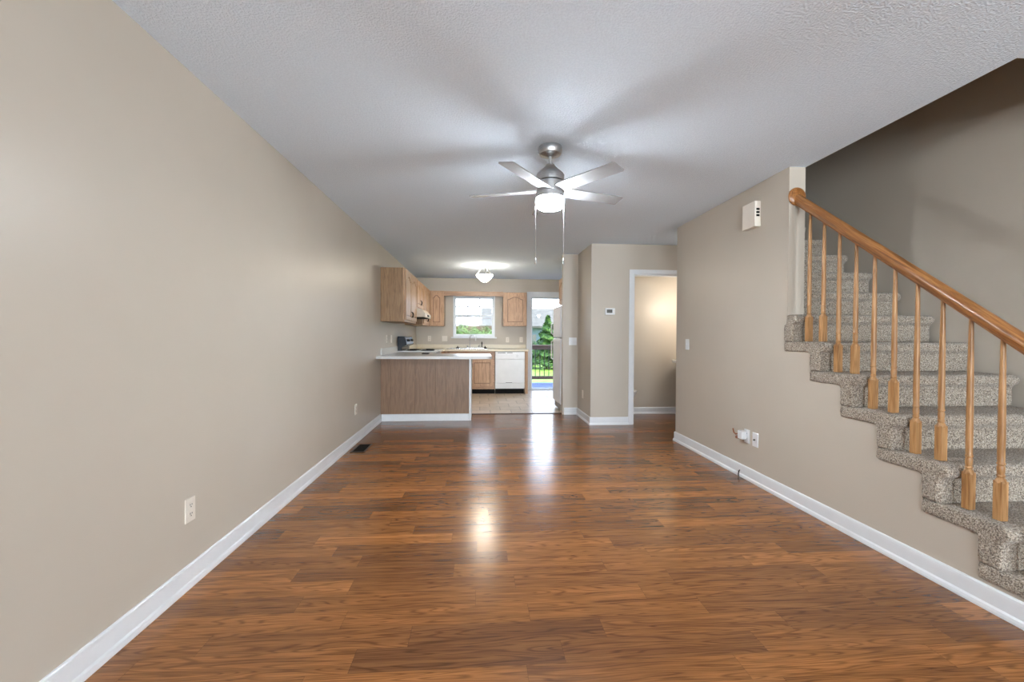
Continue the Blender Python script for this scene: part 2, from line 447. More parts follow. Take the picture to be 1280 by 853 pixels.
# baseboards (profile with rounded top and shoe moulding), run along a plan polyline on the wall's face
def baseboard(name, pts, label):
    prof = [(0.0, 0.105), (0.006, 0.105), (0.011, 0.099), (0.0125, 0.088), (0.0125, 0.030), (0.019, 0.022), (0.022, 0.010), (0.022, 0.0), (0.0, 0.0)]
    mb = MB(); n = len(pts); rows = []
    P = [Vector((p[0], p[1])) for p in pts]
    for i in range(n):
        def nrm(a, b):
            d = (b - a).normalized(); return Vector((d.y, -d.x))      # right side of travel
        if i == 0: off = nrm(P[0], P[1])
        elif i == n - 1: off = nrm(P[-2], P[-1])
        else:
            a, b = nrm(P[i - 1], P[i]), nrm(P[i], P[i + 1]); off = (a + b) / (1 + a.dot(b))
        rows.append([mb.v((P[i].x + off.x * d, P[i].y + off.y * d, z)) for d, z in prof])
    for i in range(n - 1):
        for k in range(len(prof)):
            j = (k + 1) % len(prof)
            mb.f([rows[i][k], rows[i][j], rows[i + 1][j], rows[i + 1][k]])
    mb.f(rows[0]); mb.f(rows[-1][::-1])
    return struct(mb.build(name, M['trim']), label)
baseboard('baseboard_left', [(XL, YF), (XL, 6.08)], 'white baseboard along the left wall')
baseboard('baseboard_right', [(XR + WT, DE), (XR, DE), (XR, 1.52)], 'white baseboard along the wall under the stairs')
baseboard('baseboard_hall', [(1.28, 6.495), (1.4856, 6.495), (1.4856, D1), (2.012, D1)], 'white baseboard wrapping the hall corner')
baseboard('baseboard_bath', [(1.62, 6.495), (XW, 6.495)], 'white baseboard at the back of the powder room')
# doorway casing
def casing(name, x0, x1, h, y, wd, label, z0=0.0):
    mb = MB()
    mb.prism([[(x0 - wd, z0), (x0, z0), (x0, h), (x1, h), (x1, z0), (x1 + wd, z0), (x1 + wd, h + wd), (x0 - wd, h + wd)]], XZ, y - 0.018, y)
    mb.box(x0 - 0.001, x0 + 0.018, y - 0.004, y + 0.12, z0, h); mb.box(x1 - 0.018, x1 + 0.001, y - 0.004, y + 0.12, z0, h); mb.box(x0 + 0.018, x1 - 0.018, y - 0.004, y + 0.12, h - 0.018, h + 0.001)
    return struct(mb.build(name, M['trim'], bevel=0.004), label)
casing('trim_2', DX0, DX1, DH, D1, 0.058, 'white casing of the powder room doorway')
hs = bx(DX0 + 0.016, DX0 + 0.021, D1 + 0.03, D1 + 0.06, 0.93, 0.99).build('strike_plate', M['nickel']); tag(hs, 'small metal strike plate on the powder room door jamb', 'strike plate')

# window_1: double hung over the sink
def frame2(mb, x0, x1, z0, z1, t, y0, y1):
    mb.prism([rect(x0, x1, z0, z1), rect(x0 + t, x1 - t, z0 + t, z1 - t)], XZ, y0, y1)
mb = MB(); frame2(mb, WX0, WX1, WZ0, WZ1, 0.028, YB - 0.002, YB + 0.12)
win = struct(mb.build('window_1', M['trim'], bevel=0.003), 'white double hung window over the sink')
bx(WX0 - 0.04, WX1 + 0.04, YB - 0.05, YB - 0.003, WZ0 - 0.03, WZ0).build('window_sill', M['trim'], win, bevel=0.004)
mb = MB(); frame2(mb, WX0 + 0.028, WX1 - 0.028, 1.60, WZ1 - 0.028, 0.03, YB + 0.075, YB + 0.105)
us = mb.build('upper_sash', M['trim'], win, bevel=0.003)
mb = MB(); frame2(mb, WX0 + 0.028, WX1 - 0.028, WZ0 + 0.028, 1.655, 0.036, YB + 0.035, YB + 0.068)
ls = mb.build('lower_sash', M['trim'], win, bevel=0.003)
mb = MB()
for gx in (-0.46, -0.27, -0.01): mb.box(gx - 0.008, gx + 0.008, YB + 0.082, YB + 0.098, 1.63, WZ1 - 0.05)
mb.box(WX0 + 0.05, WX1 - 0.05, YB + 0.082, YB + 0.098, 1.825, 1.845)
mb.build('grid_bars', M['lcd'], us)
mb = MB()
for gx in (-0.46, -0.27, -0.01): mb.box(gx - 0.008, gx + 0.008, YB + 0.044, YB + 0.058, 1.41, 1.63)
mb.box(WX0 + 0.05, WX1 - 0.05, YB + 0.044, YB + 0.058, 1.405, 1.417)
mb.build('grid_bars', M['lcd'], ls)
bx(WX0 + 0.05, WX1 - 0.05, YB + 0.088, YB + 0.092, 1.62, WZ1 - 0.05).build('pane', M['glass'], us)
bx(WX0 + 0.055, WX1 - 0.055, YB + 0.05, YB + 0.053, WZ0 + 0.055, 1.63).build('pane', M['glass'], ls)

# door_1: glazed patio door at the end of the kitchen
mb = MB(); mb.prism([[(PX0 - 0.095, 0), (PX0, 0), (PX0, PH), (PX1, PH), (PX1, 0), (PX1 + 0.06, 0), (PX1 + 0.06, PH + 0.105), (PX0 - 0.095, PH + 0.105)]], XZ, YB - 0.02, YB)
mb.box(PX0, PX1, YB - 0.02, YB + 0.10, PH - 0.022, PH)
mb.box(PX0, PX0 + 0.012, YB - 0.02, YB + 0.10, 0.02, PH); mb.box(PX1 - 0.02, PX1, YB - 0.02, YB + 0.1, 0.02, PH)
dr = struct(mb.build('door_1', M['trim'], bevel=0.004), 'white glazed patio door at the end of the kitchen')
bx(PX0 + 0.001, PX1 - 0.001, YB - 0.01, YB + 0.16, 0.0, 0.022).build('sill', M['trim'], dr, bevel=0.004)
mb = MB(); frame2(mb, PX0 + 0.013, PX1 - 0.021, 0.024, PH - 0.024, 0.02, YB + 0.04, YB + 0.075)
mb.build('door_frame', M['trim'], dr, bevel=0.003)
bx(PX0 + 0.03, PX1 - 0.04, YB + 0.055, YB + 0.06, 0.04, PH - 0.04).build('pane', M['glass'], dr)

# front window behind the viewpoint
mb = MB(); mb.prism([rect(-1.28, 1.08, 0.52, 2.18), rect(-1.2, 1.0, 0.6, 2.1)], XZ, YF, YF + 0.018)
mb.box(-0.12, -0.08, YF - 0.012, YF, 0.6, 2.1)
struct(mb.build('window_2', M['trim'], bevel=0.003), 'front window behind the viewpoint')
mb = MB(); mb.prism([rect(2.22, 3.18, 0.0, 2.16), rect(2.3, 3.1, 0.2, 2.08)], XZ, YF, YF + 0.018)
struct(mb.build('door_2', M['trim'], bevel=0.003), 'glazed front door behind the viewpoint')

# ------------------------------------------------------------------ staircase
st = thing('staircase', 'carpeted staircase rising along the right wall in speckled taupe pile', 'staircase', (XR + 0.5, riser_y(1), 0))
def step_profile():
    r = 0.034; yr, zt = 0.0, RISE                          # local: riser front at y=0, tread top at z=RISE
    pts = [(STRIP, 0.0), (0.0, 0.0), (0.0, zt - 2 * r)]
    for i in range(0, 9):
        t = math.radians(-90 - 180 * i / 8)
        pts.append((-0.004 + r * math.cos(t) - 0.0, zt - r + r * math.sin(t)))
    pts += [(RUN + STRIP, zt), (RUN + STRIP, zt - LIP), (STRIP, zt - LIP)]
    return pts
def carpet_mods(o, voxel):
    m = o.modifiers.new('remesh', 'REMESH'); m.mode = 'VOXEL'; m.voxel_size = voxel; m.use_smooth_shade = True
    s = o.modifiers.new('smooth', 'SMOOTH'); s.iterations = 7; s.factor = 0.5
    tx = bpy.data.textures.get('pile') or bpy.data.textures.new('pile', 'CLOUDS'); tx.noise_scale = 0.016; tx.noise_depth = 1
    d = o.modifiers.new('pile', 'DISPLACE'); d.texture = tx; d.strength = 0.010; d.mid_level = 0.5; d.texture_coords = 'GLOBAL'
P_STEP = step_profile()
def step_mesh(kind):
    mb = MB(); dx = XR + 0.5
    if kind == 'open': mb.prism([P_STEP], YZ, XS0 - dx, XS1 - dx)
    elif kind == 'walled': mb.prism([P_STEP], YZ, XR + WT + 0.004 - dx, XS1 - dx)
    else:                                                   # the step on which the wall's end stands
        mb.prism([P_STEP], YZ, XR + WT + 0.004 - dx, XS1 - dx)
        cut = DS - 0.003 - riser_y(7)
        mb.prism([[(min(u, cut), v) for u, v in P_STEP[:-3]] + [(cut, RISE), (cut, 0.0)]], YZ, XS0 - dx, XR + WT + 0.02 - dx)
        mb.prism([[(cut - 0.01, 0.0), (STRIP, 0.0), (STRIP, RISE - 2 * 0.034), (cut - 0.01, RISE - 2 * 0.034)]], YZ, XS0 - dx, XR - 0.001 - dx)
    return mb
protos = {}
for k in range(1, 14):
    kind = 'open' if k < 7 else ('end' if k == 7 else 'walled')
    if kind not in protos:
        o = step_mesh(kind).build('carpeted_step', M['carpet']); o.parent = st; carpet_mods(o, 0.0085); protos[kind] = o
    else:
        o = protos[kind].copy(); COL.objects.link(o); o.parent = st
    o.location = (0, (k - 1) * RUN, RISE * (k - 1))

# railing: one thing, handrail + rosette + turned balusters
BXX = 2.30
rail_z = lambda y: 2.212 - (RISE / RUN) * (DS - y)
rl = thing('stair_railing', 'golden oak stair railing with round handrail and turned balusters on the carpeted steps', 'railing', (BXX, 2.3, 1.2))
prof = [(-0.030, -0.004), (-0.026, -0.018), (-0.018, -0.026), (-0.018, -0.034), (0.018, -0.034), (0.018, -0.026), (0.026, -0.018), (0.030, -0.004), (0.030, 0.006), (0.024, 0.021), (0.012, 0.030), (0.0, 0.033), (-0.012, 0.030), (-0.024, 0.021), (-0.030, 0.006)]
mb = MB(); rings = []
ys, ye = DS - 0.012, 1.20
for y in [ys + (ye - ys) * i / 12 for i in range(13)]:
    rings.append([mb.v((BXX + a, y, rail_z(y) + b * 1.22)) for a, b in prof])
for k in range(12):
    for i in range(len(prof)):
        j = (i + 1) % len(prof); mb.f([rings[k][i], rings[k][j], rings[k + 1][j], rings[k + 1][i]])
mb.f(rings[0]); mb.f(rings[-1][::-1])
mb.build('handrail', M['rail'], rl, smooth=True)
mb = MB(); mb.lathe([(0.060, 0.0), (0.066, -0.006), (0.066, -0.012), (0.058, -0.019), (0.036, -0.024)], (BXX - 0.002, DS, 2.220), 32, 'y')
mb.build('rosette', M['rail'], rl, smooth=True)
def baluster(y, k):
    zb, zt = RISE * k + 0.003, rail_z(y) - 0.034
    H = zt - zb; mb = MB()
    q = 0.0165; bh = 0.185
    mb.box(-q, q, -q, q, 0, bh - 0.012)
    mb.lathe([(q * 1.25, bh - 0.020), (0.0165, bh - 0.004), (0.0115, bh + 0.004), (0.0150, bh + 0.010), (0.0150, bh + 0.013), (0.0118, bh + 0.018), (0.0135, bh + 0.030), (0.0140, bh + 0.050), (0.0115, bh + 0.058), (0.0150, bh + 0.063), (0.0150, bh + 0.067), (0.0125, bh + 0.072),
              (0.0132, bh + 0.105), (0.0136, bh + 0.18), (0.0124, bh + (H - bh) * 0.55), (0.0088, H), ], (0, 0, 0), 16)
    o = mb.build('baluster', M['bal'], None, smooth=True)
    o.parent = rl; o.location = Vector((BXX, y, zb)) - rl.location
for n in range(-2, 10):
    y = 1.739 + 0.1256 * n; k = 2 + (n // 2)
    baluster(y, k)

# ------------------------------------------------------------------ ceiling fan
FC = Vector((0.456, 2.831, HC))
fan = thing('ceiling_fan', 'brushed nickel five blade ceiling fan with a lit drum light hanging from the ceiling', 'ceiling fan', FC)
MB().lathe([(0.074, 0.0), (0.076, -0.006), (0.076, -0.040), (0.070, -0.050), (0.030, -0.062), (0.024, -0.066)], FC, 40).build('canopy', M['nickel'], fan, smooth=True)
MB().lathe([(0.011, -0.062), (0.011, -0.130)], FC, 16).build('downrod', M['nickel'], fan, smooth=True)
MB().lathe([(0.016, -0.112), (0.030, -0.118), (0.036, -0.130), (0.062, -0.154), (0.088, -0.180), (0.092, -0.190), (0.090, -0.226), (0.084, -0.229)], FC, 40).build('motor_housing', M['nickel'], fan, smooth=True)
MB().lathe([(0.080, -0.227), (0.080, -0.234)], FC, 40).build('shadow_gap', M['dark'], fan, smooth=True)
MB().lathe([(0.084, -0.233), (0.090, -0.236), (0.090, -0.296), (0.086, -0.299)], FC, 40).build('blade_hub', M['nickel'], fan, smooth=True)
MB().lathe([(0.086, -0.299), (0.090, -0.302), (0.091, -0.336), (0.088, -0.338)], FC, 40).build('light_kit', M['nickel'], fan, smooth=True)
dl = MB().lathe([(0.088, -0.337), (0.0925, -0.342), (0.093, -0.372), (0.088, -0.390), (0.074, -0.402), (0.05, -0.408), (0.02, -0.409)], FC, 40).build('drum_light', M['fanlamp'], fan, smooth=True)
dl.data.materials.append(M['fanlamp_b'])
for p in dl.data.polygons:
    if p.normal.z < -0.5: p.material_index = 1
for a in (162, 90, 18, -54, -126):
    R = Matrix.Translation(FC) @ Matrix.Rotation(math.radians(a), 4, 'Z') @ Matrix.Translation((0, 0, -0.286)) @ Matrix.Rotation(math.radians(-11), 4, 'X')
    outl = [(0.060, -0.030), (0.092, -0.050), (0.15, -0.054), (0.535, -0.054), (0.546, -0.046), (0.546, 0.046), (0.536, 0.054), (0.15, 0.054), (0.092, 0.050), (0.060, 0.030)]
    mb = MB(); fn = lambda u, v, w2: R @ Vector((u, v, w2))
    mb.prism([outl], fn, -0.004, 0.004)
    mb.build('blade', M['blade'], fan, bevel=0.002)
for dx, zl, lab in ((-0.097, 1.66, 0), (0.094, 1.665, 1)):
    px, py = FC.x + dx * 0.98, FC.y + 0.005
    ch = MB().tube([(px - (0.01 if dx > 0 else -0.01), py, HC - 0.318), (px, py, HC - 0.330), (px, py, 1.705)], 0.0011, 6).build('pull_chain', M['nickel'], fan, smooth=True)
    mb = MB(); mb.lathe([(0.0016, 0.04), (0.006, 0.034), (0.0055, 0.012), (0.007, 0.006), (0.003, 0.0)], (px, py, 1.668), 12)
    mb.build('chain_fob', M['nickel'], ch, smooth=True)

# kitchen semi-flush light
KC = Vector((0.079, 7.714, HC))
kl = thing('ceiling_light', 'semi flush kitchen ceiling light with a frosted glass bowl on nickel arms', 'ceiling light', KC)
MB().lathe([(0.060, 0), (0.062, -0.008), (0.055, -0.022), (0.02, -0.03)], KC, 32).build('canopy', M['nickel'], kl, smooth=True)
MB().lathe([(0.009, -0.02), (0.009, -0.15)], KC, 12).build('stem', M['nickel'], kl, smooth=True)
MB().lathe([(0.012, -0.150), (0.112, -0.157), (0.115, -0.162), (0.012, -0.1625)], KC, 32).build('pan', M['nickel'], kl, smooth=True)  # disc added above the bowl to hold its glow off the ceiling
mb = MB(); mb.lathe([(0.150, -0.165), (0.146, -0.170), (0.120, -0.205), (0.085, -0.245), (0.050, -0.272), (0.015, -0.282)], KC, 40)
mb.build('glass_bowl', M['klamp'], kl, smooth=True)
for a in (40, 160, 280):
    c, s = math.cos(math.radians(a)), math.sin(math.radians(a))
    pts = [KC + Vector((c * r, s * r, z)) for r, z in ((0.05, -0.018), (0.075, -0.05), (0.105, -0.09), (0.150, -0.145), (0.166, -0.165), (0.158, -0.178), (0.125, -0.212), (0.088, -0.252), (0.05, -0.282), (0.012, -0.292))]
    MB().tube(pts, 0.006, 8).build('arm', M['nickel'], kl, smooth=True)
MB().lathe([(0.004, -0.284), (0.016, -0.29), (0.016, -0.298), (0.006, -0.312)], KC, 16).build('finial', M['nickel'], kl, smooth=True)

# fill light added to brighten the hall, unseen round the right wall's corner
light('hall_lamp_glow', 'POINT', (2.75, 5.2, 2.2), 1.5, (1.0, 0.97, 0.93), shadow_soft_size=0.1)
# warm light of the powder room (vanity lamp on its side wall)
light('vanity_lamp_glow', 'POINT', (3.0, 5.92, 1.65), BATH_W, (1.0, 0.92, 0.82), shadow_soft_size=0.15)

# ------------------------------------------------------------------ kitchen cabinets
def arch_loop(x0, x1, z0, z1, rise, n=14):
    """rect whose top is a cathedral arch; z1 is the shoulder height, rise above"""
    pts = [(x0, z0), (x1, z0), (x1, z1)]
    if rise > 0:
        for i in range(1, n):
            t = i / n; u = x1 + (x0 - x1) * t
            s = min(1.0, max(0.0, (0.5 - abs(t - 0.5)) / 0.5))
            pts.append((u, z1 + rise * (math.sin(s * math.pi / 2) ** 2 if s < 1 else 1)))
    pts.append((x0, z1))
    return pts
def cabinet_door(parent, fn, w_, h, arch, pull=None, mat=None, name='door'):
    """fn(u, v, w) maps door coordinates (u across, v up, w out of the front) to the world"""
    mat = mat or M['oak']; sw = min(0.055, w_ * 0.2); rs = 0.055 if arch else 0.0
    top = h - sw - (rs + 0.01 if arch else 0)
    inner = arch_loop(sw, w_ - sw, sw, top, rs)
    mb = MB(); mb.prism([rect(0, w_, 0, h), inner], fn, 0.0, 0.019)
    d = mb.build(name, mat, parent, bevel=0.0025)
    MB().prism([arch_loop(sw + 0.0005, w_ - sw - 0.0005, sw + 0.0005, top - 0.0005, rs)], fn, 0.0, 0.006).build('groove', M['groove'], d)
    g = 0.013; ip = arch_loop(sw + g, w_ - sw - g, sw + g, top - g, rs)
    mb = MB(); mb.prism([ip], fn, 0.007, 0.0155)
    mb.build('raised_panel', mat, d, bevel=0.004)
    if pull:
        u, v = pull; mb = MB()
        p = [Vector(fn(u, v + t * 0.04, 0.019 + 0.022 * (1 - t * t) ** 0.5 if abs(t) < 1 else 0.018)) for t in (-1, -0.8, -0.4, 0, 0.4, 0.8, 1)]
        mb.tube(p, 0.005, 8); mb.build('pull', M['bronze'], d, smooth=True)
    return d
def wall_cab(name, label, x0, x1, y0, y1, z0, z1, facing, doors, arch=True, group=None, pulls=True):
    """facing 'x' (+X) or 'y' (-Y); doors: [(a0, a1), ...] along the front"""
    c = thing(name, label, 'cabinet', ((x0 + x1) / 2, (y0 + y1) / 2, z0), group)
    bx(x0, x1, y0, y1, z0, z1).build('carcass', M['endpanel'], c, bevel=0.002)
    a, b = (y0, y1) if facing == 'x' else (x0, x1)
    mb = MB()
    # face frame
    holes = [rect(d0 + 0.014, d1 - 0.014, z0 + 0.045, z1 - 0.045) for d0, d1 in doors]
    fnF = (lambda u, v, w2: (x1 + w2, u, v)) if facing == 'x' else (lambda u, v, w2: (u, y0 - w2, v))
    mb.prism([rect(a, b, z0, z1)] + holes, fnF, 0.0005, 0.019)
    mb.build('face_frame', M['oak'], c, bevel=0.002)
    for i, (d0, d1) in enumerate(doors):
        zz = z0 + 0.028
        fn = (lambda u, v, w2, q=d0: (x1 + 0.0195 + w2, q + u, zz + v)) if facing == 'x' else (lambda u, v, w2, q=d0: (q + u, y0 - 0.0195 - w2, zz + v))
        w_ = d1 - d0
        pu = None
        if pulls: pu = ((w_ - 0.03) if (i % 2 == 0 and len(doors) > 1) else 0.03, 0.09)
        cabinet_door(c, fn, w_, z1 - z0 - 0.056, arch, pu)
    return c
ZU0, ZU1 = 1.388, 2.135
UX = XL + 0.305
G_U = 'oak wall cabinets on the left wall'
wall_cab('wall_cabinet', 'nearest oak wall cabinet on the left wall, its plain side facing the living room', XL, UX, 6.085, 7.17, ZU0, ZU1, 'x', [(6.125, 6.615), (6.635, 7.13)])
wall_cab('wall_cabinet', 'short oak wall cabinet on the left wall above the range hood', XL, UX, 7.172, 8.03, 1.64, ZU1, 'x', [(7.20, 7.59), (7.605, 8.0)])
wall_cab('wall_cabinet', 'farthest oak wall cabinet on the left wall, beyond the range hood', XL, UX, 8.032, 9.09, ZU0, ZU1, 'x', [(8.06, 8.55), (8.57, 9.06)])
wall_cab('wall_cabinet', 'narrow oak wall cabinet with one arched door, in the kitchen corner left of the window', XL, -0.755, 9.13, YB, 1.392, 2.13, 'y', [(-1.03, -0.785)], pulls=False)
wall_cab('wall_cabinet', 'single door light oak wall cabinet right of the window beside the patio door', 0.485, 0.985, 9.13, YB, 1.402, 2.113, 'y', [(0.515, 0.955)], pulls=False)
mb = MB()
vz = [(-0.754, 2.125), (0.484, 2.125), (0.484, 2.025), (0.40, 2.030), (-0.67, 2.030), (-0.754, 2.025)]
mb.prism([vz], XZ, 9.13, 9.149)
tag(mb.build('valance', M['oakx'], bevel=0.003), 'oak valance board spanning above the kitchen window between the two wall cabinets', 'valance')
# cabinet over the refrigerator (faces -X)
fc = thing('wall_cabinet', 'oak wall cabinet above the refrigerator, seen edge on by the wall stub', 'cabinet', (1.7, 7.0, 1.70))
bx(1.315, 2.06, 6.606, 7.08, 1.705, 2.135).build('carcass', M['oak'], fc, bevel=0.002)
for q in (6.62,):
    cabinet_door(fc, (lambda u, v, w2, q=q: (1.3145 - w2, q + u, 1.72 + v)), 0.44, 0.40, True)

# range hood
hd = thing('range_hood', 'almond coloured range hood under the short wall cabinet', 'range hood', (-1.15, 7.6, 1.49))
MB().prism([[(XL, 1.50), (XL, 1.638), (XL + 0.40, 1.638), (XL + 0.47, 1.565), (XL + 0.47, 1.50)]], XZ, 7.185, 8.02).build('hood_shell', M['hood'], hd, bevel=0.004)
bx(XL + 0.03, XL + 0.44, 7.22, 7.99, 1.492, 1.4995).build('filter_panel', M['dark'], hd)
bx(XL + 0.4705, XL + 0.478, 7.50, 7.70, 1.52, 1.545).build('control_strip', M['dark'], hd)

# base cabinets
def toe_body(mb, x0, x1, y0, y1): mb.box(x0, x1, y0, y1, 0.10, 0.875)
pen = thing('peninsula_cabinet', 'peninsula base cabinet with grey brown panelled back facing the living room', 'cabinet', (-0.75, 6.4, 0))
bx(XL + 0.002, -0.152, 6.105, 6.68, 0.0, 0.878).build('carcass', M['endpanel'], pen)
mb = MB()
xs = [XL + 0.002, -1.23, -1.03, -0.90, -0.62, -0.47, -0.30, -0.152]
for a, b in zip(xs[:-1], xs[1:]): mb.box(a + 0.0006, b - 0.0006, 6.095, 6.1045, 0.0, 0.878)
mb.build('back_panel', M['panel'], pen, bevel=0.001)
bx(-0.1515, -0.122, 6.085, 6.68, 0.0, 0.878).build('end_trim', M['trim'], pen, bevel=0.004)
bx(XL + 0.016, -0.153, 6.078, 6.0945, 0.0, 0.10).build('baseboard', M['trim'], pen, bevel=0.004)
# peninsula worktop, L-shaped, rounded outer corners
def rc(cx, cy, r, a0, a1, n=8): return [(cx + r * math.cos(math.radians(a0 + (a1 - a0) * i / n)), cy + r * math.sin(math.radians(a0 + (a1 - a0) * i / n))) for i in range(n + 1)]
pl = [(XL, 5.83)] + rc(0.16 - 0.08, 5.83 + 0.08, 0.08, -90, 0) + rc(0.16 - 0.05, 6.72 - 0.05, 0.05, 0, 90) + [(-0.735, 6.72), (-0.735, 7.245), (XL, 7.245)]
wt = thing('worktop', 'pale laminate worktop of the peninsula reaching back to the range', 'worktop', (-0.6, 6.3, 0.88))
MB().prism([pl], XY, 0.8785, 0.918).build('slab', M['counterw'], wt, bevel=0.006)
bx(XL, XL + 0.02, 6.09, 7.24, 0.9185, 1.012).build('backsplash', M['counterw'], wt, bevel=0.003)
lb = thing('base_cabinet', 'oak base cabinet tucked between the peninsula and the range', 'cabinet', (-1.05, 6.96, 0))
bx(XL + 0.002, -0.77, 6.685, 7.243, 0.0, 0.878).build('carcass', M['oak'], lb)
# back run: corner + sink base
sb = thing('sink_cabinet', 'oak sink base cabinet with false drawer front beside the dishwasher', 'cabinet', (-0.2, 9.1, 0))
mb = MB(); mb.box(-0.66, -0.642, 8.86, YB - 0.002, 0.10, 0.876); mb.box(0.284, 0.302, 8.86, YB - 0.002, 0.10, 0.876); mb.box(-0.641, 0.283, 8.86, YB - 0.002, 0.10, 0.118)
mb.build('carcass', M['endpanel'], sb)
bx(-0.66, 0.302, 8.93, YB - 0.01, 0.0, 0.0995).build('toe_kick', M['dark'], sb)
MB().prism([rect(-0.66, 0.302, 0.10, 0.876), rect(-0.60, -0.20, 0.17, 0.69), rect(-0.16, 0.25, 0.17, 0.69)], XZ, 8.841, 8.8595).build('face_frame', M['oakx'], sb, bevel=0.002)
for x in (-0.62, -0.18):
    cabinet_door(sb, (lambda u, v, w2, x=x: (x + u, 8.8405 - w2, 0.163 + v)), 0.445, 0.54, False, (0.03 if x > -0.3 else 0.41, 0.43))
bx(-0.61, 0.262, 8.825, 8.8405, 0.735, 0.855).build('false_drawer_front', M['oakx'], sb, bevel=0.004)
cb = thing('base_cabinet', 'oak corner base cabinet between the range and the sink cabinet', 'cabinet', (-1.05, 8.7, 0))
MB().prism([[(XL + 0.002, 8.03), (-0.77, 8.03), (-0.77, 8.86), (-0.662, 8.86), (-0.662, YB - 0.002), (XL + 0.002, YB - 0.002)]], XY, 0.0, 0.876).build('carcass', M['oak'], cb)
# worktop of the back run with sink cut-out
pb = [(XL, 8.022), (-0.735, 8.022), (-0.735, 8.80), (-0.715, 8.82), (1.0, 8.82), (1.0, YB - 0.001), (XL, YB - 0.001)]
wb = thing('worktop', 'cream laminate worktop along the back wall under the window', 'worktop', (0, 9.1, 0.88))
MB().prism([pb, rect(-0.66, 0.12, 8.91, 9.33)], XY, 0.8765, 0.918).build('slab', M['counter'], wb, bevel=0.005)
mb = MB(); mb.box(XL + 0.021, 1.0, YB - 0.021, YB - 0.001, 0.9185, 1.005)
mb.box(XL + 0.001, XL + 0.021, 8.022, YB - 0.001, 0.9185, 1.005)
mb.build('backsplash', M['counter'], wb, bevel=0.003)
# sink
sk = thing('kitchen_sink', 'double bowl steel sink set in the worktop under the window', 'sink', (-0.27, 9.12, 0.92))
MB().prism([rect(-0.69, 0.15, 8.885, 9.36), rect(-0.63, -0.29, 8.94, 9.27), rect(-0.25, 0.09, 8.94, 9.27)], XY, 0.9185, 0.926).build('rim', M['chrome'], sk, bevel=0.002)
for a, b in ((-0.63, -0.29), (-0.25, 0.09)):
    mb = MB()
    mb.prism([rect(a - 0.004, b + 0.004, 8.936, 9.274), rect(a, b, 8.94, 9.27)], XY, 0.76, 0.9183); mb.box(a - 0.004, b + 0.004, 8.936, 9.274, 0.755, 0.76)
    mb.build('bowl', M['chrome'], sk)
fa = thing('faucet', 'chrome gooseneck faucet standing behind the sink', 'faucet', (-0.155, 9.31, 0.926))
MB().prism([rect(-0.29, 0.0, 9.285, 9.335)], XY, 0.926, 0.938).build('base_plate', M['chrome'], fa, bevel=0.004)
pts = [(-0.222, 9.31, 0.938), (-0.222, 9.31, 1.12)]
for i in range(1, 13):
    t = math.pi * i / 12; pts.append((-0.155 - 0.067 * math.cos(t), 9.31 - 0.05 * math.sin(t / 2), 1.145 + 0.067 * math.sin(t)))
pts.append((-0.088, 9.26, 1.09))
MB().tube(pts, 0.0085, 10).build('spout', M['chrome'], fa, smooth=True)
for x in (-0.27, -0.03):
    mb = MB(); mb.lathe([(0.014, 0.938), (0.012, 0.975), (0.006, 0.985)], (x, 9.31, 0), 14); mb.tube([(x, 9.31, 0.978), (x + (0.03 if x > -0.1 else -0.03), 9.30, 0.992)], 0.005, 8)
    mb.build('handle', M['chrome'], fa, smooth=True)
sp = thing('side_sprayer', 'slim dark side sprayer right of the gooseneck faucet', 'sprayer', (0.04, 9.31, 0.926))
MB().lathe([(0.016, 0.926), (0.016, 0.945), (0.009, 0.95)], (0.04, 9.31, 0), 14).build('holder', M['chrome'], sp, smooth=True)
MB().lathe([(0.008, 0.951), (0.009, 1.0), (0.013, 1.03), (0.012, 1.06), (0.006, 1.065)], (0.04, 9.31, 0), 14).build('spray_head', M['dark'], sp, smooth=True)
for x, lab in ((-0.478, 'small black sink strainer lying at the left end of the sink'), (0.11, 'small black sink strainer lying at the right end of the sink')):
    mb = MB(); mb.lathe([(0.036, 0.9265), (0.040, 0.934), (0.030, 0.945), (0.010, 0.947), (0.008, 0.962), (0.012, 0.97), (0.004, 0.974)], (x, 9.315, 0), 20)
    tag(mb.build('sink_strainer', M['dark'], smooth=True), lab, 'strainer', 'sink strainers')

# dishwasher
dw = thing('dishwasher', 'white built in dishwasher under the back worktop beside the patio door', 'dishwasher', (0.61, 9.1, 0))
bx(0.312, 0.918, 8.87, 9.42, 0.109, 0.87).build('tub', M['enamel'], dw)
bx(0.312, 0.918, 8.842, 8.869, 0.228, 0.715).build('door', M['enamel'], dw, bevel=0.006)
cp = bx(0.312, 0.918, 8.838, 8.869, 0.72, 0.868).build('control_panel', M['enamel'], dw, bevel=0.006)
bx(0.36, 0.52, 8.8355, 8.8378, 0.84, 0.851).build('vent_slot', M['lcd'], cp); bx(0.555, 0.665, 8.8355, 8.8378, 0.84, 0.851).build('vent_slot', M['lcd'], cp)
MB().lathe([(0.022, 0.0), (0.022, -0.012), (0.017, -0.018)], (0.765, 8.838, 0.785), 20, 'y').build('dial', M['platew'], cp, smooth=True)
bx(0.312, 0.918, 8.846, 8.869, 0.108, 0.222).build('access_panel', M['enamel'], dw, bevel=0.004)
bx(0.53, 0.66, 8.838, 8.8415, 0.232, 0.240).build('badge', M['lcd'], dw)
bx(0.318, 0.912, 8.93, 8.96, 0.0, 0.107).build('toe_kick', M['dark'], dw)
ep = bx(0.925, 0.985, 8.86, YB - 0.002, 0.0, 0.876).build('end_panel', M['oak'], bevel=0.002); tag(ep, 'narrow oak end panel right of the dishwasher', 'panel')

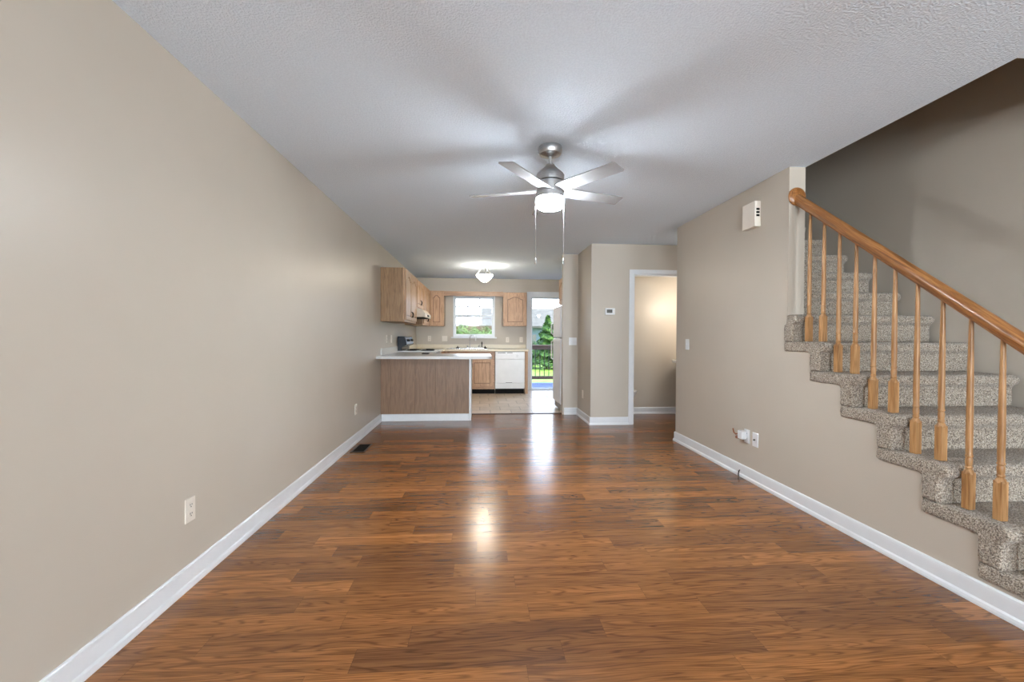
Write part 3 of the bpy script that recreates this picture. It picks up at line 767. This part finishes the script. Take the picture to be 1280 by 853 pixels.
# range
RY0, RY1 = 7.255, 8.012
rg = thing('range', 'white electric range with black backguard against the left wall', 'range', (-1.03, 7.63, 0))
bx(XL + 0.01, -0.735, RY0, RY1, 0.02, 0.90).build('body', M['enamel'], rg, bevel=0.004)
bx(XL + 0.01, -0.705, RY0 - 0.003, RY1 + 0.003, 0.919, 0.938).build('cooktop', M['enamel'], rg, bevel=0.006)
bx(XL + 0.01, -0.725, RY0 + 0.005, RY1 - 0.005, 0.9005, 0.9185).build('cooktop_base', M['enamel'], rg)
bg_ = MB().prism([[(XL + 0.012, 0.9385), (XL + 0.085, 0.9385), (XL + 0.085, 1.00), (XL + 0.165, 1.035), (XL + 0.128, 1.178), (XL + 0.012, 1.178)]], XZ, RY0 + 0.002, RY1 - 0.002).build('backguard', M['black'], rg, bevel=0.006)
fnB = lambda u, v, w2: Vector((XL + 0.165 - 0.25 * v + 0.97 * w2, RY0 + u, 1.035 + 0.97 * v + 0.25 * w2))
MB().prism([rect(0.03, 0.727, 0.014, 0.13)], fnB, 0.0005, 0.004).build('control_face', plain('blue_grey_glass', (120, 136, 158), 0.2), bg_)  # blue-grey reflection painted onto the black guard's face
for u in (0.12, 0.26, 0.50, 0.64):
    p0, p1 = fnB(u, 0.075, 0.004), fnB(u, 0.075, 0.026)
    MB().tube([p0, p1], [0.021, 0.017], 16).build('knob', M['dark'], bg_, smooth=True)
for x, y, r in ((-1.16, 7.45, 0.075), (-1.16, 7.80, 0.10), (-0.89, 7.45, 0.10), (-0.89, 7.80, 0.075)):
    mb = MB(); pts = []
    for i in range(80):
        t = i / 79; a = t * 6 * math.pi; q = 0.018 + (r - 0.018) * t
        pts.append((x + q * math.cos(a), y + q * math.sin(a), 0.948))
    mb.tube(pts, 0.006, 6); mb.lathe([(r + 0.016, 0.9385), (r + 0.012, 0.942)], (x, y, 0), 28)
    mb.build('burner', M['dark'], rg, smooth=True)
od = bx(-0.7345, -0.705, RY0 + 0.005, RY1 - 0.005, 0.26, 0.87).build('oven_door', M['enamel'], rg, bevel=0.006)
bx(-0.7045, -0.702, RY0 + 0.12, RY1 - 0.12, 0.40, 0.70).build('oven_window', M['black'], od)
MB().tube([(-0.706, RY0 + 0.06, 0.83), (-0.665, RY0 + 0.065, 0.832), (-0.655, RY0 + 0.10, 0.832), (-0.655, RY1 - 0.10, 0.832), (-0.665, RY1 - 0.065, 0.832), (-0.706, RY1 - 0.06, 0.83)], 0.012, 10).build('handle', M['enamel'], od, smooth=True)
bx(-0.7345, -0.71, RY0 + 0.005, RY1 - 0.005, 0.06, 0.25).build('drawer', M['enamel'], rg, bevel=0.005)
# little dark things on the peninsula worktop
mb = bx(-0.865, -0.765, 6.50, 6.62, 0.9185, 0.932)
tag(mb.build('black_tray', M['dark'], bevel=0.003), 'small flat black tray lying on the peninsula worktop', 'tray')

# refrigerator (front faces -X, seen edge on past the wall stub)
fr = thing('refrigerator', 'white refrigerator seen edge on beside the patio door behind the wall stub', 'refrigerator', (1.6, 6.95, 0))
bx(1.305, 2.03, 6.62, 7.28, 0.04, 1.665).build('body', M['fridge'], fr, bevel=0.008)
fd = bx(1.238, 1.30, 6.62, 7.28, 0.13, 1.16).build('fridge_door', M['fridge'], fr, bevel=0.018, segs=4)
ff = bx(1.238, 1.30, 6.62, 7.28, 1.17, 1.668).build('freezer_door', M['fridge'], fr, bevel=0.018, segs=4)
MB().tube([(1.24, 7.24, 0.80), (1.205, 7.24, 0.82), (1.205, 7.24, 1.10), (1.24, 7.24, 1.12)], 0.011, 8).build('handle', M['fridge'], fd, smooth=True)
MB().tube([(1.24, 7.24, 1.22), (1.205, 7.24, 1.24), (1.205, 7.24, 1.40), (1.24, 7.24, 1.42)], 0.011, 8).build('handle', M['fridge'], ff, smooth=True)
bx(1.27, 1.304, 6.63, 7.27, 0.025, 0.12).build('toe_grille', M['lcd'], fr, bevel=0.004)
for y in (6.68, 7.22):
    for x in (1.34, 1.98): MB().lathe([(0.022, 0.0), (0.018, 0.041)], (x, y, 0), 14).build('foot', M['platew'], fr, smooth=True)

# ------------------------------------------------------------------ plates and little wall things
def plate_fn(side, at, c, z):
    """local (u across, v up, w out of wall)"""
    if side == 'xl': return lambda u, v, w2: (at + w2, c + u, z + v)
    if side == 'xr': return lambda u, v, w2: (at - w2, c - u, z + v)
    return lambda u, v, w2: (c + u, at - w2, z + v)
def outlet(name, label, side, at, c, z, kind='duplex', width=0.07, group=None, cat='outlet', mat=None):
    fn = plate_fn(side, at, c, z); t = thing(name, label, cat, fn(0, 0, 0), group); mat = mat or M['plate']
    hw = width / 2
    MB().prism([rect(-hw, hw, -0.0575, 0.0575)], fn, 0.0003, 0.0065).build('cover_plate', mat, t, bevel=0.0025)
    if kind == 'duplex':
        for dz in (-0.021, 0.021):
            r_ = MB().prism([[(-0.016, dz - 0.009), (-0.010, dz - 0.0145), (0.010, dz - 0.0145), (0.016, dz - 0.009), (0.016, dz + 0.009), (0.010, dz + 0.0145), (-0.010, dz + 0.0145), (-0.016, dz + 0.009)]], fn, 0.0066, 0.0082).build('receptacle', mat, t, bevel=0.0006)
            mb = MB(); mb.prism([rect(-0.0075, -0.0045, dz - 0.002, dz + 0.008)], fn, 0.0083, 0.0088); mb.prism([rect(0.0045, 0.0075, dz - 0.001, dz + 0.007)], fn, 0.0083, 0.0088); mb.prism([rect(-0.0025, 0.0025, dz - 0.010, dz - 0.005)], fn, 0.0083, 0.0088)
            mb.build('slots', M['dark'], r_)
    elif kind == 'switch':
        n = max(1, round(width / 0.07 * 0.75)) if width > 0.09 else 1
        xs_ = [0.0] if n == 1 else [-0.023, 0.023]
        for u in xs_:
            MB().prism([rect(u - 0.005, u + 0.005, -0.012, 0.012)], fn, 0.0066, 0.008).build('switch_slot', mat, t)
            MB().prism([rect(u - 0.0035, u + 0.0035, 0.0, 0.010)], fn, 0.0081, 0.018).build('toggle', mat, t, bevel=0.001)
    elif kind == 'coax':
        c0, c1 = Vector(fn(0, 0, 0.0066)), Vector(fn(0, 0, 0.02))
        MB().tube([c0, c1], 0.006, 12).build('jack', M['lcd'], t, smooth=True)
    return t
outlet('wall_outlet', 'ivory duplex outlet low on the left wall nearest the viewer', 'xl', XL, 2.148, 0.363)
outlet('wall_outlet', 'ivory duplex outlet low on the left wall near the peninsula', 'xl', XL, 4.895, 0.371)
outlet('wall_outlet', 'ivory outlet on the left wall above the peninsula worktop, nearer of the two plates', 'xl', XL, 6.47, 1.14)
outlet('light_switch', 'ivory switch plate on the left wall above the peninsula worktop, nearer the range', 'xl', XL, 6.81, 1.138, 'switch', cat='switch')
outlet('wall_outlet', 'ivory outlet on the kitchen back wall in the corner left of the window', 'y', YB, -1.09, 1.13)
outlet('light_switch', 'ivory double switch plate on the kitchen back wall beside the window', 'y', YB, -0.765, 1.13, 'switch', 0.115, cat='switch')
outlet('wall_outlet', 'ivory outlet above the back worktop nearer the window, right side', 'y', YB, 0.60, 1.11)
outlet('wall_outlet', 'ivory outlet above the back worktop next to the patio door', 'y', YB, 0.90, 1.11)
outlet('light_switch', 'white double switch plate on the wall stub beside the refrigerator', 'y', 6.495, 1.408, 1.116, 'switch', 0.118, cat='switch', mat=M['platew'])
fnc = lambda u, v, w2: (1.4856 - w2, 6.15 + u, 0.356 + v)
t = thing('wall_outlet', 'ivory outlet low on the short side wall at the hall corner', 'outlet', fnc(0, 0, 0))
MB().prism([rect(-0.035, 0.035, -0.0575, 0.0575)], fnc, 0.0003, 0.0065).build('cover_plate', M['plate'], t, bevel=0.0025)
for dz in (-0.021, 0.021): MB().prism([rect(-0.015, 0.015, dz - 0.013, dz + 0.013)], fnc, 0.0066, 0.0082).build('receptacle', M['plate'], t)
outlet('light_switch', 'white single switch plate on the right wall near its far end', 'xr', XR, 4.53, 1.112, 'switch', 0.075, cat='switch', mat=M['platew'])
outlet('cable_plate', 'white coax cable plate low on the right wall', 'xr', XR, 3.355, 0.357, 'coax', cat='cable plate', mat=M['platew'])
outlet('wall_outlet', 'white outlet low on the right wall behind the plugged in adapter', 'xr', XR, 3.465, 0.362, mat=M['platew'])
# adapter with a hooked bit of copper, plugged into that outlet
ad = thing('plug_adapter', 'white plug in adapter with hooked copper end on the right wall outlet', 'adapter', (XR - 0.03, 3.50, 0.36))
MB().box(XR - 0.058, XR - 0.0095, 3.455, 3.515, 0.335, 0.405).build('case', M['platew'], ad, bevel=0.006)
MB().tube([(XR - 0.045, 3.514, 0.345), (XR - 0.045, 3.545, 0.338)], [0.016, 0.014], 14).build('copper_cap', M['copper'], ad, smooth=True)
MB().tube([(XR - 0.045, 3.514, 0.375), (XR - 0.05, 3.55, 0.362), (XR - 0.052, 3.575, 0.372), (XR - 0.05, 3.59, 0.402)], 0.006, 8).build('hook', M['copper'], ad, smooth=True)
# door chime
chm = thing('door_chime', 'white door chime box with three dark slots high on the right wall', 'door chime', (XR, 3.40, 2.08))
cf = bx(XR - 0.052, XR - 0.0005, 3.322, 3.488, 2.085, 2.290).build('cover', M['plate'], chm, bevel=0.004)
fn = lambda u, v, w2: (u, 3.3218 - w2, v)
for i in range(3):
    bx(XR - 0.040, XR - 0.014, 3.319, 3.3215, 2.165 + 0.025 * i, 2.181 + 0.025 * i).build('slot', M['dark'], chm)
# thermostat
th = thing('thermostat', 'white thermostat with grey display on the hall wall left of the doorway', 'thermostat', (1.738, D1, 1.53))
bx(1.672, 1.806, D1 - 0.026, D1 - 0.0005, 1.485, 1.573).build('case', M['platew'], th, bevel=0.006)
bx(1.692, 1.768, D1 - 0.0275, D1 - 0.0262, 1.510, 1.556).build('display', M['lcd'], th)
for z in (1.515, 1.545): bx(1.782, 1.796, D1 - 0.029, D1 - 0.0262, z - 0.007, z + 0.007).build('button', M['plate'], th)
# floor register
vr = thing('floor_register', 'dark brown metal floor register by the left baseboard', 'floor register', (-1.235, 4.65, 0))
MB().prism([rect(-1.315, -1.168, 4.48, 4.815), rect(-1.298, -1.185, 4.50, 4.795)], XY, 0.0003, 0.006).build('frame', M['bronze'], vr, bevel=0.002)
mb = MB()
for i in range(14): mb.box(-1.298, -1.185, 4.502 + i * 0.0212, 4.512 + i * 0.0212, 0.0004, 0.004)
mb.build('louvres', M['dark'], vr)
# cable stub at the baseboard
tag(MB().tube([(XR - 0.016, 3.541, 0.055), (XR - 0.024, 3.541, 0.045), (XR - 0.03, 3.538, 0.020), (XR - 0.036, 3.525, 0.006)], 0.0045, 8).build('cable_stub', M['dark'], smooth=True), 'short dark cable stub poking from the right baseboard at the floor', 'cable')

# ------------------------------------------------------------------ powder room fixtures
tl = thing('toilet', 'white toilet in the powder room, its bowl front just past the door jamb', 'toilet', (1.95, 6.16, 0))
bx(1.612, 1.80, 5.95, 6.38, 0.40, 0.76).build('tank', M['porcelain'], tl, bevel=0.02)
bx(1.608, 1.805, 5.94, 6.39, 0.7605, 0.795).build('tank_lid', M['porcelain'], tl, bevel=0.008)
def oval(cx, cy, a, b, n=28): return [(cx + a * math.cos(2 * math.pi * i / n), cy + b * math.sin(2 * math.pi * i / n)) for i in range(n)]
mb = MB(); rings = []
for cx, a, b, z in ((1.98, 0.17, 0.10, 0.0), (1.98, 0.16, 0.095, 0.10), (2.0, 0.18, 0.12, 0.22), (2.03, 0.23, 0.17, 0.34), (2.035, 0.245, 0.185, 0.385)):
    rings.append([mb.v((x, y, z)) for x, y in oval(cx, 6.165, a, b)])
for k in range(len(rings) - 1):
    for i in range(28): mb.f([rings[k][i], rings[k][(i + 1) % 28], rings[k + 1][(i + 1) % 28], rings[k + 1][i]])
mb.f(rings[0][::-1]); mb.f(rings[-1]); mb.box(1.70, 1.90, 6.08, 6.25, 0.0, 0.38)
mb.build('bowl', M['porcelain'], tl, smooth=True)
MB().prism([oval(2.035, 6.165, 0.25, 0.19)], XY, 0.386, 0.412).build('seat', M['porcelain'], tl, bevel=0.008)
ps = thing('bathroom_sink', 'white pedestal sink at the right of the powder room, only its edge in view', 'sink', (3.1, 6.15, 0))
mb = MB(); mb.prism([[(3.305, 5.90), (3.305, 6.42), (2.98, 6.42)] + rc(2.98 - 0.0, 6.16, 0.26, 90, 270, 14) and [(3.305, 5.92), (3.305, 6.40)] + [(2.98 + 0.12 * math.cos(math.radians(a)), 6.16 + 0.24 * math.sin(math.radians(a))) for a in range(90, 271, 15)]], XY, 0.81, 0.85)
mb.build('basin', M['porcelain'], ps, bevel=0.012)
MB().lathe([(0.12, 0.0), (0.085, 0.08), (0.075, 0.5), (0.11, 0.81)], (3.16, 6.16, 0), 24).build('pedestal', M['porcelain'], ps, smooth=True)

# ------------------------------------------------------------------ outside
GZ = -0.25
struct(MB().prism([rect(-60, 60, 9.6, 160)], XY, GZ - 0.2, GZ).build('lawn', M['grass']), 'sunlit lawn beyond the deck')
dk = thing('deck', 'blue painted timber deck outside the patio door', 'deck', (0.5, 10.8, -0.1))
mb = MB()
for i in range(16):
    y = 9.60 + i * 0.145; mb.box(-3.0, 4.0, y, y + 0.139, -0.135, -0.10)
mb.build('boards', M['deck'], dk, bevel=0.003)
mb = MB(); mb.box(-3.0, 4.0, 9.62, 9.66, -0.33, -0.136); mb.box(-3.0, 4.0, 11.86, 11.9, -0.33, -0.136); mb.build('joists', M['deckrail'], dk)
for x in (-2.8, 0.5, 3.8): bx(x - 0.05, x + 0.05, 11.72, 11.82, GZ, -0.136).build('post', M['deckrail'], dk)
dr_ = thing('deck_railing', 'brown timber deck railing with black iron balusters', 'railing', (1.0, 11.85, -0.1))
bx(-3.0, 4.0, 11.78, 11.90, 0.91, 0.95).build('top_rail', M['deckrail'], dr_, bevel=0.004)
bx(-3.0, 4.0, 11.82, 11.86, 0.82, 0.9095).build('upper_rail', M['deckrail'], dr_, bevel=0.004)
bx(-3.0, 4.0, 11.82, 11.86, 0.0, 0.09).build('bottom_rail', M['deckrail'], dr_, bevel=0.004)
for x in (-2.8, -0.35, 3.0): bx(x - 0.045, x + 0.045, 11.795, 11.885, -0.0995, 0.9095).build('post', M['deckrail'], dr_, bevel=0.004)
i = 0; x = -2.6
while x < 2.9:
    if abs(x + 0.35) > 0.09: bx(x - 0.009, x + 0.009, 11.831, 11.849, 0.0905, 0.8195).build('baluster', M['iron'], dr_)
    x += 0.125
def foliage(mb, n, pick, size, elong=1.0):
    for _ in range(n):
        p, nv = pick(); s = size * random.uniform(0.6, 1.4)
        nv = (nv + Vector((random.uniform(-.6, .6), random.uniform(-.6, .6), random.uniform(-.3, .9)))).normalized()
        a = nv.cross(Vector((random.uniform(-1, 1), random.uniform(-1, 1), random.uniform(-1, 1)))).normalized(); b = nv.cross(a)
        mb.f([mb.v(p - a * s * elong), mb.v(p - b * s * 0.45), mb.v(p + a * s * elong), mb.v(p + b * s * 0.45)])
def ellip(c, r, inner=0.75):
    def pick():
        d = Vector((random.gauss(0, 1), random.gauss(0, 1), random.gauss(0, 1))).normalized()
        q = random.uniform(inner, 1.05) * (1 + 0.12 * math.sin(9 * d.x + 5 * d.z) )
        return Vector((c[0] + d.x * r[0] * q, c[1] + d.y * r[1] * q, c[2] + d.z * r[2] * q)), d
    return pick
def bush(name, label, cat, x, y, zb, zt, r, mat, n, size, elong=1.0, group=None):
    t = thing(name, label, cat, (x, y, zb), group); mb = MB(); h = (zt - zb)
    foliage(mb, n, ellip((x, y, zb + h * 0.52), (r, r, h * 0.48), 0.55), size, elong); mb.build('leaves', mat, t)
    mb = MB()
    for k in range(4):
        a = k * 1.57; mb.tube([(x, y, zb - 0.05), (x + 0.4 * r * math.cos(a), y + 0.4 * r * math.sin(a), zb + 0.5 * h), (x + 0.6 * r * math.cos(a), y + 0.6 * r * math.sin(a), zb + 0.75 * h)], [0.03, 0.02, 0.01], 6)
    mb.build('stems', M['bark'], t)
    return t
# shrubs under the window
for x, y, zt, r, lab in ((-0.70, 12.9, 1.50, 0.62, 'left'), (0.0, 14.7, 1.46, 0.65, 'middle'), (0.66, 12.9, 1.40, 0.60, 'right')):
    bush('shrub', {'left': 'bright green shrub outside the kitchen window, leftmost of three', 'middle': 'bright green shrub outside the kitchen window, middle of three', 'right': 'bright green shrub outside the kitchen window, rightmost of three'}[lab], 'shrub', x, y, GZ, zt, r, M['leaf'], 6500, 0.042, 1.5, 'shrubs outside the kitchen window')
# conifer and hedge seen through the patio door
cf_ = thing('conifer', 'pointed green conifer beyond the deck railing, seen through the patio door', 'tree', (3.0, 19.0, GZ))
mb = MB()
def conpick():
    h = random.random() ** 0.75; z = GZ + 0.12 + h * (2.06 - GZ - 0.12); a = random.uniform(0, 2 * math.pi)
    r = (1.0 - h) * 1.05 * (0.72 + 0.4 * math.sin(h * 40 + 2 * a)) * random.uniform(0.6, 1.0) + 0.03
    return Vector((3.0 + r * math.cos(a), 19.0 + r * math.sin(a), max(GZ + 0.05, z - r * 0.15))), Vector((math.cos(a), math.sin(a), 0.4))
foliage(mb, 6500, conpick, 0.06, 1.5); mb.build('needles', M['conifer'], cf_)
MB().tube([(3.0, 19.0, GZ), (3.0, 19.0, 1.7)], [0.1, 0.02], 8).build('trunk', M['bark'], cf_)
for x, y, zt, r, lab in ((2.25, 21.4, 0.95, 0.8, 'dark green bush left of the conifer beyond the deck railing'), (4.1, 21.4, 0.8, 0.8, 'dark green bush right of the conifer beyond the deck railing')):
    bush('bush', lab, 'bush', x, y, GZ, zt, r, M['darkleaf'], 3500, 0.06, 1.3)
# neighbouring house behind the conifer
nh = thing('house', 'pale blue house with grey shingle roof beyond the patio door garden', 'house', (8, 36, GZ))
bx(0.5, 16.0, 33.0, 41.0, GZ, 2.0).build('walls', M['siding'], nh)
MB().prism([[(32.5, 1.95), (37.0, 3.55), (41.5, 1.95), (41.5, 1.80), (32.5, 1.80)]], YZ, 0.1, 16.4).build('roof', M['roof'], nh)
MB().lathe([(0.10, 2.5), (0.10, 2.82), (0.16, 2.83), (0.13, 2.90), (0.04, 2.93)], (4.7, 34.6, 0), 16).build('roof_vent', M['enamel'], nh, smooth=True)
for x in (3.2, 6.0): bx(x, x + 1.1, 32.96, 32.999, 0.2, 1.3).build('window', M['lcd'], nh)
# far side seen through the kitchen window
wh = thing('house', 'white house with low roof far outside the kitchen window', 'house', (2.6, 52, GZ))
bx(0.6, 9.0, 50, 57, GZ, 2.6).build('walls', M['whitehouse'], wh)
MB().prism([[(49.5, 2.55), (53.5, 3.55), (57.5, 2.55), (57.5, 2.4), (49.5, 2.4)]], YZ, 0.2, 9.4).build('roof', M['roof'], wh)
for x, y, zt, r, lab in ((-4.4, 48, 3.0, 1.5, 'pale green tree far outside the kitchen window, leftmost'), (-1.6, 40, 2.3, 1.1, 'pale green tree far outside the kitchen window, middle'), (0.3, 46, 2.5, 1.1, 'pale green tree far outside the kitchen window, beside the white house')):
    bush('tree', lab, 'tree', x, y, GZ, zt, r, M['treeleaf'], 1100, 0.22, 1.0)
fe = thing('fence', 'low tan timber fence outside the kitchen window behind the shrubs', 'fence', (-1, 24, GZ))
bx(-6, 1.9, 24.0, 24.03, 1.45, 1.72).build('rail_board', M['fence'], fe)
bx(-6, 1.9, 24.0, 24.03, GZ + 0.05, 1.44).build('boards', M['fence'], fe)
for k in range(5): bx(-5.9 + k * 1.9, -5.8 + k * 1.9, 24.031, 24.12, GZ, 1.75).build('post', M['fence'], fe)
